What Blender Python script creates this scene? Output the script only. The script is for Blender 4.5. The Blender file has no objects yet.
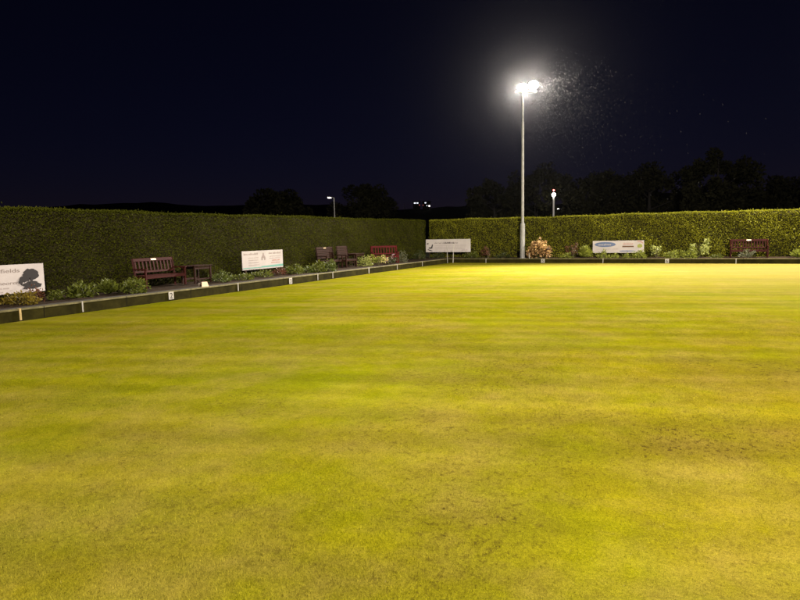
import bpy, math, random
import numpy as np
from mathutils import Vector, Matrix

random.seed(7)
rng = np.random.default_rng(11)
scene = bpy.context.scene
COL = scene.collection
R = math.radians

# ------------------------------------------------------------------ materials
def new_mat(name):
    m = bpy.data.materials.new(name); m.use_nodes = True
    nt = m.node_tree; nt.nodes.clear()
    out = nt.nodes.new('ShaderNodeOutputMaterial')
    b = nt.nodes.new('ShaderNodeBsdfPrincipled')
    nt.links.new(b.outputs[0], out.inputs[0])
    return m, nt, b, out

def N(nt, kind, **kw):
    n = nt.nodes.new(kind)
    for k, v in kw.items():
        setattr(n, k, v)
    return n

def noise(nt, vec, scale, detail=3, rough=0.55, w=None):
    n = N(nt, 'ShaderNodeTexNoise')
    n.inputs['Scale'].default_value = scale
    n.inputs['Detail'].default_value = detail
    n.inputs['Roughness'].default_value = rough
    if w is not None:
        n.noise_dimensions = '4D'; n.inputs['W'].default_value = w
    nt.links.new(vec, n.inputs['Vector'])
    return n.outputs['Fac']

def ramp(nt, fac, stops):
    r = N(nt, 'ShaderNodeValToRGB')
    e = r.color_ramp.elements
    while len(e) < len(stops): e.new(0.5)
    for el, (p, c) in zip(e, stops):
        el.position = p
        el.color = (c, c, c, 1) if not isinstance(c, tuple) else (*c, 1)
    nt.links.new(fac, r.inputs[0])
    return r.outputs[0]

def mix(nt, fac, a, b, blend='MIX'):
    m = N(nt, 'ShaderNodeMix', data_type='RGBA', blend_type=blend)
    if isinstance(fac, (int, float)): m.inputs[0].default_value = fac
    else: nt.links.new(fac, m.inputs[0])
    for i, v in ((6, a), (7, b)):
        if isinstance(v, tuple): m.inputs[i].default_value = (*v, 1)
        else: nt.links.new(v, m.inputs[i])
    return m.outputs[2]

def math_(nt, op, a, b=None):
    m = N(nt, 'ShaderNodeMath', operation=op)
    for i, v in enumerate((a, b)):
        if v is None: continue
        if isinstance(v, (int, float)): m.inputs[i].default_value = v
        else: nt.links.new(v, m.inputs[i])
    return m.outputs[0]

def plain(name, col, rough=0.6, var=0.25, scale=8.0, bump=0.15, bscale=60, metal=0.0, spec=0.4):
    """a real surface: base colour with a little wear, plus fine relief"""
    m, nt, b, out = new_mat(name)
    tc = N(nt, 'ShaderNodeTexCoord')
    f = noise(nt, tc.outputs['Object'], scale, 4)
    lo = tuple(c * (1 - var) for c in col); hi = tuple(min(1, c * (1 + var)) for c in col)
    nt.links.new(ramp(nt, f, [(0.3, lo), (0.7, hi)]), b.inputs['Base Color'])
    b.inputs['Roughness'].default_value = rough
    b.inputs['Metallic'].default_value = metal
    b.inputs['Specular IOR Level'].default_value = spec
    if bump:
        bp = N(nt, 'ShaderNodeBump'); bp.inputs['Strength'].default_value = bump
        bp.inputs['Distance'].default_value = 0.01
        nt.links.new(noise(nt, tc.outputs['Object'], bscale, 2), bp.inputs['Height'])
        nt.links.new(bp.outputs[0], b.inputs['Normal'])
    return m

def wood(name, col, rough=0.6):
    m, nt, b, out = new_mat(name)
    tc = N(nt, 'ShaderNodeTexCoord')
    mp = N(nt, 'ShaderNodeMapping'); mp.inputs['Scale'].default_value = (3, 40, 40)
    nt.links.new(tc.outputs['Object'], mp.inputs[0])
    f = noise(nt, mp.outputs[0], 1.0, 4)
    nt.links.new(ramp(nt, f, [(0.25, tuple(c * .55 for c in col)), (0.75, tuple(c * 1.3 for c in col))]), b.inputs['Base Color'])
    b.inputs['Roughness'].default_value = rough
    b.inputs['Specular IOR Level'].default_value = 0.12
    return m

def leaf_mat(name, a, c, rough=0.5, spec=0.35, trans=0.25):
    """leaf colour picked per leaf from the point attribute 'tint'"""
    m, nt, b, out = new_mat(name)
    at = N(nt, 'ShaderNodeAttribute', attribute_name='tint')
    col = ramp(nt, at.outputs['Fac'], [(0.0, a), (1.0, c)])
    nt.links.new(col, b.inputs['Base Color'])
    b.inputs['Roughness'].default_value = rough
    b.inputs['Specular IOR Level'].default_value = spec
    tr = N(nt, 'ShaderNodeBsdfTranslucent'); nt.links.new(col, tr.inputs[0])
    ms = N(nt, 'ShaderNodeMixShader'); ms.inputs[0].default_value = trans
    nt.links.new(b.outputs[0], ms.inputs[1]); nt.links.new(tr.outputs[0], ms.inputs[2])
    nt.links.new(ms.outputs[0], out.inputs[0])
    return m

def emit(name, col, strength):
    m = bpy.data.materials.new(name); m.use_nodes = True
    nt = m.node_tree; nt.nodes.clear()
    out = nt.nodes.new('ShaderNodeOutputMaterial'); e = nt.nodes.new('ShaderNodeEmission')
    e.inputs[0].default_value = (*col, 1); e.inputs[1].default_value = strength
    nt.links.new(e.outputs[0], out.inputs[0])
    return m

def grass_mat(name, blades=False):
    m, nt, b, out = new_mat(name)
    g = N(nt, 'ShaderNodeNewGeometry'); P = g.outputs['Position']
    flat = N(nt, 'ShaderNodeMapping'); flat.inputs['Scale'].default_value = (1, 1, 0)
    nt.links.new(P, flat.inputs[0]); V = flat.outputs[0]
    tn = N(nt, 'ShaderNodeMapping'); tn.inputs['Rotation'].default_value = (0, 0, R(-17)); nt.links.new(P, tn.inputs[0])
    st = N(nt, 'ShaderNodeMapping'); st.inputs['Scale'].default_value = (0.1, 1, 0)
    nt.links.new(tn.outputs[0], st.inputs[0]); S = st.outputs[0]
    # the turf's own patches: fresh green, yellowed, straw and bare brown
    base = ramp(nt, noise(nt, V, 0.22, 4, 0.6), [(0.32, GRASS['fresh']), (0.52, GRASS['yellow']), (0.72, GRASS['ochre'])])
    base = mix(nt, ramp(nt, noise(nt, V, 1.1, 5, 0.65, 3.1), [(0.42, 0.0), (0.75, 0.75)]), base, GRASS['straw'])
    base = mix(nt, ramp(nt, noise(nt, V, 0.9, 4, 0.6, 8.3), [(0.48, 0.0), (0.72, 0.7)]), base, GRASS['fresh'])
    # mowing bands across the green
    band = ramp(nt, noise(nt, S, 0.95, 3, 0.55, 1.7), [(0.3, 0.8), (0.7, 1.14)])
    base = mix(nt, 1.0, base, band, 'MULTIPLY')
    wv_ = N(nt, 'ShaderNodeTexWave', wave_type='BANDS', bands_direction='Y', wave_profile='SIN')
    wv_.inputs['Scale'].default_value = .42; wv_.inputs['Distortion'].default_value = 2.2; wv_.inputs['Detail'].default_value = 2; wv_.inputs['Detail Scale'].default_value = .8
    nt.links.new(S, wv_.inputs['Vector'])
    base = mix(nt, 1.0, base, ramp(nt, wv_.outputs['Fac'], [(0.1, .935), (.9, 1.05)]), 'MULTIPLY')
    # tufts and fine grain
    for sc, lo, hi in ((3.2, 0.9, 1.1), (11, 0.9, 1.1), (48, 0.74, 1.24), (170, 0.5, 1.5)):
        base = mix(nt, 1.0, base, ramp(nt, noise(nt, V, sc, 3, 0.65), [(0.3, lo), (0.7, hi)]), 'MULTIPLY')
    # worn scars with soil showing
    worn = ramp(nt, noise(nt, V, 0.6, 4, 0.65, 5.2), [(0.4, 0.0), (0.66, 1.0)])
    sep = N(nt, 'ShaderNodeVectorMath', operation='DISTANCE'); nt.links.new(V, sep.inputs[0]); sep.inputs[1].default_value = (0.6, 6.2, 0)
    near = ramp(nt, math_(nt, 'DIVIDE', sep.outputs['Value'], 14.0), [(0.1, 1.0), (0.8, 0.0)])
    fleck = ramp(nt, noise(nt, V, 17, 5, 0.75, 2.4), [(0.53, 0.0), (0.63, 1.0)])
    fine = ramp(nt, noise(nt, V, 40, 3, 0.7, 6.4), [(0.5, 0.0), (0.62, 1.0)])
    wf = math_(nt, 'MULTIPLY', math_(nt, 'MULTIPLY', worn, near), math_(nt, 'ADD', fleck, math_(nt, 'MULTIPLY', fine, 0.3)))
    wf = math_(nt, 'MINIMUM', wf, 0.85)
    base = mix(nt, math_(nt, 'MULTIPLY', math_(nt, 'MULTIPLY', worn, near), .35), base, (0.125, 0.085, 0.022))
    base = mix(nt, wf, base, GRASS['soil'])
    och_dim = N(nt, 'ShaderNodeVectorMath', operation='DISTANCE'); nt.links.new(V, och_dim.inputs[0]); och_dim.inputs[1].default_value = (6.0, 7.0, 0)  # ochre turf at near right, darkened too so lamp light looks weaker there
    of = ramp(nt, math_(nt, 'ADD', math_(nt, 'DIVIDE', och_dim.outputs['Value'], 14.0), math_(nt, 'MULTIPLY', noise(nt, V, .5, 4), .5)), [(0.45, .85), (1.0, 0.0)])
    base = mix(nt, of, base, mix(nt, 1.0, base, (0.78, 0.645, 0.68), 'MULTIPLY'))
    clip = math_(nt, 'MULTIPLY', ramp(nt, noise(nt, V, 75, 2, .5, 9.0), [(.66, 0.0), (.72, 1.0)]), ramp(nt, noise(nt, V, .8, 3, .6, 4.4), [(.45, 0.0), (.7, .8)]))
    base = mix(nt, clip, base, (0.42, 0.35, 0.13))
    # washed-out pool of lamp light, painted as paler turf across the far right
    light_pool = N(nt, 'ShaderNodeVectorMath', operation='DISTANCE'); nt.links.new(V, light_pool.inputs[0]); light_pool.inputs[1].default_value = (4.0, 31.0, 0)
    pool_f = ramp(nt, math_(nt, 'ADD', math_(nt, 'DIVIDE', light_pool.outputs['Value'], 22.0), math_(nt, 'MULTIPLY', noise(nt, S, .8, 3), .35)), [(0.25, .8), (0.95, 0.0)])
    base = mix(nt, pool_f, base, mix(nt, 0.75, base, GRASS['pale']))
    if blades:
        at = N(nt, 'ShaderNodeAttribute', attribute_name='tint')
        base = mix(nt, 1.0, base, ramp(nt, at.outputs['Fac'], [(0, 0.62), (1, 1.45)]), 'MULTIPLY')
    nt.links.new(base, b.inputs['Base Color'])
    b.inputs['Roughness'].default_value = 1.0
    b.inputs['Specular IOR Level'].default_value = 0.0
    if not blades:
        bp = N(nt, 'ShaderNodeBump'); bp.inputs['Strength'].default_value = 0.5; bp.inputs['Distance'].default_value = 0.012
        h = math_(nt, 'ADD', noise(nt, V, 55, 4, 0.7), math_(nt, 'MULTIPLY', noise(nt, V, 5, 3), 1.2))
        nt.links.new(h, bp.inputs['Height']); nt.links.new(bp.outputs[0], b.inputs['Normal'])
    return m

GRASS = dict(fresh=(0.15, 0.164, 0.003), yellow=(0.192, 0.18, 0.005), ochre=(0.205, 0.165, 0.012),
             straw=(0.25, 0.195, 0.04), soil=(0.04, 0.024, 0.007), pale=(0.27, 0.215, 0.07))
M = {}
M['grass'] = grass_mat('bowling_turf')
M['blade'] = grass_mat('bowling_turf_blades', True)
M['kerb_face'] = plain('stained_kerb_boards', (0.026, 0.022, 0.004), 0.9, 0.4, 3, 0.3, 30, spec=0.05)
M['kerb_cap'] = plain('weathered_kerb_cap', (0.15, 0.13, 0.05), 0.8, 0.3, 5)
M['ditch'] = plain('ditch_gravel', (0.04, 0.034, 0.02), 0.95, 0.5, 40, 0.8, 90, spec=0.1)
M['soil'] = plain('bed_soil', (0.035, 0.022, 0.012), 0.95, 0.5, 6, 1.0, 25, spec=0.1)
M['paving'] = plain('path_paving', (0.055, 0.045, 0.034), 0.9, 0.3, 4, 0.4, 30)
M['ground'] = plain('rough_ground', (0.03, 0.035, 0.012), 0.95, 0.4, 0.5, 0)
M['hill'] = plain('dark_hill_woods', (0.02, 0.022, 0.012), 0.95, 0.4, 0.05, 0, spec=0.05)
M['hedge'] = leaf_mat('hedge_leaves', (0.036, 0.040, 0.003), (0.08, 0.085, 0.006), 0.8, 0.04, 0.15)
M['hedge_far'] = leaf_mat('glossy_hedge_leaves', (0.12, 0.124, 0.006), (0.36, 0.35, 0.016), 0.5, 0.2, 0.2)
M['twig'] = plain('hedge_twigs', (0.02, 0.017, 0.006), 0.9, 0.5, 12, 0, spec=.05)
M['steel'] = plain('galvanised_steel', (0.3, 0.295, 0.27), 0.6, 0.2, 5, 0.05, 60, metal=0.15)
M['housing'] = plain('grey_lamp_housing', (0.3, 0.3, 0.29), 0.45, 0.15, 6, 0)
M['lens'] = emit('floodlight_lens', (1.0, 0.9, 0.76), 260)
M['bench_red'] = wood('red_brown_bench_wood', (0.042, 0.0065, 0.004))
M['bench_dark'] = wood('dark_brown_bench_wood', (0.026, 0.009, 0.0045))
M['bench_bright'] = wood('bright_red_bench_paint', (0.09, 0.007, 0.0075), 0.6)
M['plaque'] = plain('pale_brass_plaque', (0.55, 0.42, 0.26), 0.35, 0.1, 5, 0, metal=0.3)
M['board'] = plain('white_board_paint', (0.53, 0.475, 0.445), 0.5, 0.12, 1.3, 0)
M['board_dimmed'] = plain('white_board_paint_dimmed', (0.41, 0.37, 0.34), 0.5, 0.12, 1.3, 0)  # same white, darkened to offset the strong lamp light on the teal board
M['board_brightened'] = plain('white_board_paint_brightened', (0.66, 0.6, 0.55), 0.5, 0.1, 1.3, 0)  # same white, lightened to make up for weak lamp light in the corner
M['post_wood'] = wood('dark_sign_post_wood', (0.05, 0.032, 0.018))
M['ink'] = plain('dark_ink', (0.02, 0.015, 0.014), 0.6, 0.1, 5, 0)
M['ink_grey'] = plain('grey_brown_ink', (0.24, 0.19, 0.165), 0.6, 0.1, 5, 0)
M['ink_mid'] = plain('mid_grey_ink', (0.42, 0.35, 0.32), 0.6, 0.1, 5, 0)
M['ink_blue'] = plain('slate_blue_ink', (0.11, 0.15, 0.27), 0.5, 0.1, 5, 0)
M['ink_teal'] = plain('teal_ink', (0.13, 0.30, 0.24), 0.5, 0.1, 5, 0)
M['ink_red'] = plain('faded_red_ink', (0.42, 0.17, 0.13), 0.5, 0.1, 5, 0)
M['ink_brown'] = plain('brown_ink', (0.12, 0.06, 0.03), 0.5, 0.1, 5, 0)
M['ink_olive'] = plain('olive_green_ink', (0.27, 0.29, 0.05), 0.5, 0.1, 5, 0)
M['white'] = plain('white_peg_paint', (0.42, 0.39, 0.32), 0.5, 0.08, 10, 0)
M['post_white'] = plain('white_lamp_post', (0.8, 0.78, 0.74), 0.5, 0.05, 5, 0)
M['yellowed'] = plain('yellowed_peg_paint', (0.5, 0.36, 0.14), 0.5, 0.1, 10, 0)
M['cloth'] = plain('pale_orange_board', (0.6, 0.42, 0.26), 0.7, 0.1, 20, 0)
M['bark'] = plain('tree_bark', (0.016, 0.013, 0.01), 0.9, 0.4, 6, 0.6, 20)
M['tree_leaf'] = leaf_mat('night_tree_leaves', (0.012, 0.012, 0.006), (0.026, 0.025, 0.012), 0.85, 0.03, 0.2)
M['stem'] = plain('plant_stems', (0.07, 0.06, 0.02), 0.7, 0.3, 9, 0)
M['wall'] = plain('dark_render_wall', (0.03, 0.028, 0.026), 0.9, 0.2, 0.5, 0)
M['roof'] = plain('slate_roof', (0.02, 0.02, 0.022), 0.8, 0.2, 0.8, 0)
M['lamp_white'] = emit('lit_street_lantern', (1.0, 0.93, 0.82), 90)
M['lamp_small'] = emit('lit_far_lantern', (1.0, 0.9, 0.85), 6)
M['red_light'] = emit('red_warning_light', (1.0, 0.10, 0.09), 14)
M['win_lit'] = emit('lit_window', (0.85, 0.88, 1.0), 1.6)
M['win_red'] = emit('red_lit_window', (1.0, 0.25, 0.22), 0.6)
M['drop'] = plain('rain_water', (0.034, 0.033, 0.031), 0.5, 0.02, 5, 0, spec=.05)

def joints(m, pitch):
    nt = m.node_tree; b = next(n for n in nt.nodes if n.type == 'BSDF_PRINCIPLED')
    src = b.inputs['Base Color'].links[0].from_socket
    g = N(nt, 'ShaderNodeNewGeometry'); sp = N(nt, 'ShaderNodeSeparateXYZ'); nt.links.new(g.outputs['Position'], sp.inputs[0])
    k = None
    for ax in (0, 1):
        f = math_(nt, 'FRACT', math_(nt, 'DIVIDE', math_(nt, 'ADD', sp.outputs[ax], 100.0), pitch))
        t = math_(nt, 'LESS_THAN', f, .008); k = t if k is None else math_(nt, 'MAXIMUM', k, t)
    st = noise(nt, g.outputs['Position'], .9, 5, .7, 4.0)
    src = mix(nt, 1.0, src, ramp(nt, st, [(.3, .6), (.7, 1.35)]), 'MULTIPLY')
    nt.links.new(mix(nt, k, src, (0.006, 0.005, 0.003)), b.inputs['Base Color'])
joints(M['kerb_face'], 2.43); joints(M['kerb_cap'], 2.43)

# ------------------------------------------------------------------ mesh helpers
class MB:
    def __init__(s): s.v = []; s.f = []
    def add(s, vs, fs):
        o = len(s.v); s.v += [tuple(p) for p in vs]; s.f += [tuple(i + o for i in q) for q in fs]; return s
    def box(s, c, d, rot=None, bev=0.0):
        """box of size d around c with chamfered edges, optionally turned by a matrix"""
        x, y, z = (k / 2 for k in d)
        if bev <= 0:
            vs = [Vector((sx * x, sy * y, sz * z)) for sx in (-1, 1) for sy in (-1, 1) for sz in (-1, 1)]
            fs = [(0, 1, 3, 2), (4, 6, 7, 5), (0, 4, 5, 1), (2, 3, 7, 6), (0, 2, 6, 4), (1, 5, 7, 3)]
        else:
            b = min(bev, x * .45, y * .45, z * .45); vs = []; idx = {}
            for sx in (-1, 1):
                for sy in (-1, 1):
                    for sz in (-1, 1):
                        for a, p in enumerate(((x, y - b, z - b), (x - b, y, z - b), (x - b, y - b, z))):
                            idx[sx, sy, sz, a] = len(vs); vs.append(Vector((sx * p[0], sy * p[1], sz * p[2])))
            fs = []
            for a in range(3):
                for sg in (-1, 1):
                    q = []
                    for u, w in ((-1, -1), (1, -1), (1, 1), (-1, 1)):
                        k = [0, 0, 0]; k[a] = sg; k[(a + 1) % 3] = u; k[(a + 2) % 3] = w; q.append(idx[(*k, a)])
                    fs.append(tuple(q if sg > 0 else q[::-1]))
            for a in range(3):
                a1, a2 = (a + 1) % 3, (a + 2) % 3
                for u in (-1, 1):
                    for w in (-1, 1):
                        k0 = [0, 0, 0]; k0[a] = -1; k0[a1] = u; k0[a2] = w; k1 = list(k0); k1[a] = 1
                        q = (idx[(*k0, a1)], idx[(*k1, a1)], idx[(*k1, a2)], idx[(*k0, a2)])
                        fs.append(q if u * w < 0 else q[::-1])
            for sx in (-1, 1):
                for sy in (-1, 1):
                    for sz in (-1, 1):
                        q = tuple(idx[sx, sy, sz, a] for a in range(3)); fs.append(q if sx * sy * sz > 0 else q[::-1])
        c = Vector(c)
        return s.add([(rot @ p if rot else p) + c for p in vs], fs)
    def tube(s, pts, rads, n=10, caps=True):
        pts = [Vector(p) for p in pts]; rings = []
        vs = []; fs = []
        for i, p in enumerate(pts):
            d = (pts[min(i + 1, len(pts) - 1)] - pts[max(i - 1, 0)]).normalized()
            a = Vector((1, 0, 0)) if abs(d.x) < .8 else Vector((0, 1, 0))
            u = d.cross(a).normalized(); w = d.cross(u)
            for k in range(n):
                t = 2 * math.pi * k / n
                vs.append(p + (u * math.cos(t) + w * math.sin(t)) * rads[i])
        for i in range(len(pts) - 1):
            for k in range(n):
                k2 = (k + 1) % n
                fs.append((i * n + k, i * n + k2, (i + 1) * n + k2, (i + 1) * n + k))
        if caps:
            fs.append(tuple(range(n))[::-1]); fs.append(tuple((len(pts) - 1) * n + k for k in range(n)))
        return s.add(vs, fs)
    def dome(s, c, r, sz=1.0, n=12, m=8, top=1.0):
        """ellipsoid with half-heights r*sz"""
        vs = []; fs = []
        for j in range(m + 1):
            t = -math.pi / 2 + math.pi * j / m
            for k in range(n):
                a = 2 * math.pi * k / n
                vs.append((c[0] + r * math.cos(t) * math.cos(a), c[1] + r * math.cos(t) * math.sin(a), c[2] + r * sz * math.sin(t)))
        for j in range(m):
            for k in range(n):
                fs.append((j * n + k, j * n + (k + 1) % n, (j + 1) * n + (k + 1) % n, (j + 1) * n + k))
        return s.add(vs, fs)
    def poly(s, pts2, y, M4=None, thick=0.004):
        """flat plate of an outline in the x-z plane, lying at depth y, thin towards -y"""
        n = len(pts2)
        vs = [(p[0], y, p[1]) for p in pts2] + [(p[0], y - thick, p[1]) for p in pts2]
        fs = [tuple(range(n))[::-1], tuple(range(n, 2 * n))] + [(i, (i + 1) % n, n + (i + 1) % n, n + i) for i in range(n)]
        return s.add(vs, fs)
    def build(s, name, mat, parent=None, loc=None, smooth=False):
        me = bpy.data.meshes.new(name); me.from_pydata(s.v, [], s.f); me.update()
        me.materials.append(mat)
        if smooth: me.polygons.foreach_set('use_smooth', [True] * len(me.polygons))
        o = bpy.data.objects.new(name, me); COL.objects.link(o)
        if parent is not None: o.parent = parent
        if loc is not None: o.location = loc
        return o

def tag(o, label=None, cat=None, group=None, kind=None):
    if label: o['label'] = label
    if cat: o['category'] = cat
    if group: o['group'] = group
    if kind: o['kind'] = kind
    return o

def thing(name, label, cat, loc=(0, 0, 0), rz=0.0, group=None):
    o = bpy.data.objects.new(name, None); COL.objects.link(o)
    o.empty_display_size = .2
    o.location = loc; o.rotation_euler = (0, 0, rz)
    return tag(o, label, cat, group)

def copy_tree(o, parent=None):
    c = o.copy(); COL.objects.link(c)
    if parent is not None: c.parent = parent
    for ch in list(o.children): copy_tree(ch, c)
    return c

def np_mesh(name, verts, nper, mat, tint=None, parent=None, extra=None):
    """mesh of n separate faces of nper corners each (leaves, blades, drops)"""
    n = len(verts) // nper
    V = verts; loops = np.arange(len(verts), dtype=np.int32); nv = len(verts)
    starts = np.arange(0, n * nper, nper, dtype=np.int32); tots = np.full(n, nper, dtype=np.int32)
    mats = np.zeros(n, dtype=np.int32)
    tv = None if tint is None else np.repeat(tint, nper)
    if extra is not None:   # (verts, quads) of a core in material slot 1
        ev, eq = extra
        V = np.vstack([V, ev]); loops = np.concatenate([loops, (eq + nv).ravel().astype(np.int32)])
        starts = np.concatenate([starts, n * nper + 4 * np.arange(len(eq), dtype=np.int32)]).astype(np.int32)
        tots = np.concatenate([tots, np.full(len(eq), 4, dtype=np.int32)]).astype(np.int32)
        mats = np.concatenate([mats, np.ones(len(eq), dtype=np.int32)]).astype(np.int32)
        if tv is not None: tv = np.concatenate([tv, np.zeros(len(ev))])
    me = bpy.data.meshes.new(name)
    me.vertices.add(len(V)); me.vertices.foreach_set('co', V.astype(np.float32).ravel())
    me.loops.add(len(loops)); me.loops.foreach_set('vertex_index', loops)
    me.polygons.add(len(starts)); me.polygons.foreach_set('loop_start', starts)
    me.materials.append(mat)
    if extra is not None:
        me.materials.append(M['twig']); me.polygons.foreach_set('material_index', mats)
    if tv is not None:
        a = me.attributes.new('tint', 'FLOAT', 'POINT'); a.data.foreach_set('value', tv.astype(np.float32))
    me.update(calc_edges=True); me.validate()
    o = bpy.data.objects.new(name, me); COL.objects.link(o)
    if parent is not None: o.parent = parent
    return o

def unit(a): return a / np.maximum(np.linalg.norm(a, axis=1, keepdims=True), 1e-9)

def leaf_verts(c, d, L, W):
    """rhombic leaves: centres c, pointing along d, lengths L, widths W"""
    n = len(c); d = unit(d)
    s = unit(np.cross(d, rng.normal(size=(n, 3)))); up = np.cross(s, d)
    L = np.asarray(L).reshape(-1, 1) * np.ones((n, 1)); W = np.asarray(W).reshape(-1, 1) * np.ones((n, 1))
    a = c - d * L * .5; t = c + d * L * .5 - up * L * .15
    l = c - s * W * .5 + d * L * .05 + up * L * .08; r = c + s * W * .5 + d * L * .05 + up * L * .08
    return np.stack([a, r, t, l], 1).reshape(-1, 3)

# ------------------------------------------------------------------ setting
EDGE_X, EDGE_Y = -14.3, 35.9          # the edges of the playing surface
BANK = 0.26

def sheet(name, x0, x1, y0, y1, z, mat, nx=1, ny=1):
    m = MB(); vs = [(x0 + (x1 - x0) * i / nx, y0 + (y1 - y0) * j / ny, z) for j in range(ny + 1) for i in range(nx + 1)]
    m.add(vs, [(j * (nx + 1) + i, j * (nx + 1) + i + 1, (j + 1) * (nx + 1) + i + 1, (j + 1) * (nx + 1) + i) for j in range(ny) for i in range(nx)])
    return tag(m.build(name, mat), kind='structure')

# playing surface with gentle undulation, ending in a small drop into the ditch
g = MB(); nx, ny = 92, 90; x1g, y0g = 21.7, -1.2
vs = []
for j in range(ny + 1):
    for i in range(nx + 1):
        x = EDGE_X + (x1g - EDGE_X) * i / nx; y = y0g + (EDGE_Y - y0g) * j / ny
        vs.append((x, y, 0.006 * math.sin(x * .9 + y * .35) * math.sin(y * .6 - x * .2) if 0 < i < nx and 0 < j < ny else 0))
fs = [(j * (nx + 1) + i, j * (nx + 1) + i + 1, (j + 1) * (nx + 1) + i + 1, (j + 1) * (nx + 1) + i) for j in range(ny) for i in range(nx)]
g.add(vs, fs)
g.add([(EDGE_X, y0g, -.15), (EDGE_X, EDGE_Y, -.15), (x1g, EDGE_Y, -.15), (EDGE_X, y0g, 0), (EDGE_X, EDGE_Y, 0), (x1g, EDGE_Y, 0)], [(0, 3, 4, 1), (1, 4, 5, 2)])
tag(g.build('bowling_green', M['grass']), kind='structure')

# mown blades close to where the photographer stood
nb = 420000
rr = np.exp(rng.uniform(math.log(2.0), math.log(15.0), nb)); aa = R(26.57) + rng.uniform(R(-43), R(43), nb)
bx, by = -rr * np.sin(aa), rr * np.cos(aa)
ok = (by > -1.1) & (bx > EDGE_X + .02); bx, by = bx[ok], by[ok]; nb = len(bx)
dirn = rng.uniform(0, 2 * math.pi, nb); ln = rng.uniform(.005, .016, nb) * (1 + .05 * rr[ok]); lean = rng.uniform(.2, 1.4, nb)
wd = rng.uniform(.0008, .0016, nb) * (1 + .09 * rr[ok])
base = np.stack([bx, by, np.full(nb, -.002)], 1)
side = np.stack([np.cos(dirn + 1.57), np.sin(dirn + 1.57), np.zeros(nb)], 1) * wd[:, None]
tip = base + np.stack([np.cos(dirn) * np.sin(lean), np.sin(dirn) * np.sin(lean), np.cos(lean)], 1) * ln[:, None]
tip[:, 2] += .003
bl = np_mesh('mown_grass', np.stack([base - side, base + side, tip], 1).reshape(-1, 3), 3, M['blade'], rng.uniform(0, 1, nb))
tag(bl, 'short yellow green mown turf in the foreground', 'grass', kind='stuff')

def strip(name, outline, mat):
    """L-shaped run round the two far sides of the green: outline = [(offset outwards, z)...]"""
    m = MB(); n = len(outline); vs = []
    ys = [-1.2, 4, 10, 16, 22, 28]
    path = [(-1, y) for y in ys] + ['corner'] + [(1, x) for x in (-8, 0, 8, 16, 30)]
    for p in path:
        for o, z in outline:
            if p == 'corner': vs.append((EDGE_X - o, EDGE_Y + o, z))
            elif p[0] < 0: vs.append((EDGE_X - o, p[1], z))
            else: vs.append((p[1], EDGE_Y + o, z))
    for k in range(len(path) - 1):
        for i in range(n - 1):
            fs = (k * n + i, k * n + i + 1, (k + 1) * n + i + 1, (k + 1) * n + i)
            m.f.append(fs)
    m.v = vs
    return tag(m.build(name, mat), kind='structure')
strip('ditch', [(0.0, -.12), (.36, -.12)], M['ditch'])
strip('kerb', [(.354, -.14), (.35, BANK - .045), (.62, BANK - .045)], M['kerb_face'])
strip('kerb_edging', [(.335, BANK - .04), (.335, BANK - .004), (.343, BANK), (.455, BANK), (.46, BANK - .004), (.46, BANK - .04)], M['kerb_cap'])
strip('path', [(.465, BANK - .03), (1.02, BANK - .03)], M['paving'])
# soil of the flower bed, a lumpy strip up to the hedges and beyond
def bed(name, x0, x1, y0, y1, nx, ny):
    m = MB(); vs = [(x0 + (x1 - x0) * i / nx, y0 + (y1 - y0) * j / ny, BANK - .035 + random.uniform(0, .045) * (0 < i < nx and 0 < j < ny)) for j in range(ny + 1) for i in range(nx + 1)]
    m.add(vs, [(j * (nx + 1) + i, j * (nx + 1) + i + 1, (j + 1) * (nx + 1) + i + 1, (j + 1) * (nx + 1) + i) for j in range(ny) for i in range(nx)])
    return tag(m.build(name, M['soil'], smooth=True), kind='structure')
bed('flower_bed', -18.2, EDGE_X - 1.0, -1.2, 36.9, 14, 150)
bed('flower_bed', -18.2, 30, EDGE_Y + 1.0, 39.6, 180, 12)
# the land all round, as a frame that leaves the green open
gm = MB(); Z = BANK - .06; B = 620
gm.add([(-B, -B, Z), (B, -B, Z), (B, -1.2, Z), (-B, -1.2, Z), (-B, 39.5, Z), (B, 39.5, Z), (B, B, Z), (-B, B, Z), (-18.1, -1.2, Z), (-18.1, 39.5, Z), (22, -1.2, Z), (22, 39.5, Z)],
       [(0, 1, 2, 3), (4, 5, 6, 7), (3, 8, 9, 4), (10, 2, 5, 11)])
gm.add([(-14.64, -1.2, Z), (21.7, -1.2, Z), (21.7, -1.2, -.2), (-14.64, -1.2, -.2)], [(0, 1, 2, 3)])
tag(gm.build('ground', M['ground']), kind='structure')
# low wooded ridge far away
hm = MB(); nxh = 90; rows = []
for j, (dd, hh) in enumerate(((215, 0.0), (262, 8.0), (300, 15.4), (345, 20.2), (420, 16), (560, 0))):
    for i in range(nxh + 1):
        a = R(-62 + 100 * i / nxh)
        h = hh * (0.93 + .10 * math.sin(a * 7 + 1) + .05 * math.sin(a * 23 + j)) + (random.uniform(-.5, .5) if 0 < hh else 0)
        hm.v.append((math.sin(a) * dd, math.cos(a) * dd, Z - .3 + h))
for j in range(5):
    for i in range(nxh):
        hm.f.append((j * (nxh + 1) + i, j * (nxh + 1) + i + 1, (j + 1) * (nxh + 1) + i + 1, (j + 1) * (nxh + 1) + i))
tag(hm.build('hill', M['hill'], smooth=True), kind='structure')

# ------------------------------------------------------------------ hedges
def wave(u, v, k=0.0):
    return (.045 * np.sin(u * .8 + k) * np.sin(v * 1.3 + .4 * u) + .03 * np.sin(u * 2.3 + 1.1 + k) + .025 * np.sin(v * 3.1 + u * 1.7))

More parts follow.
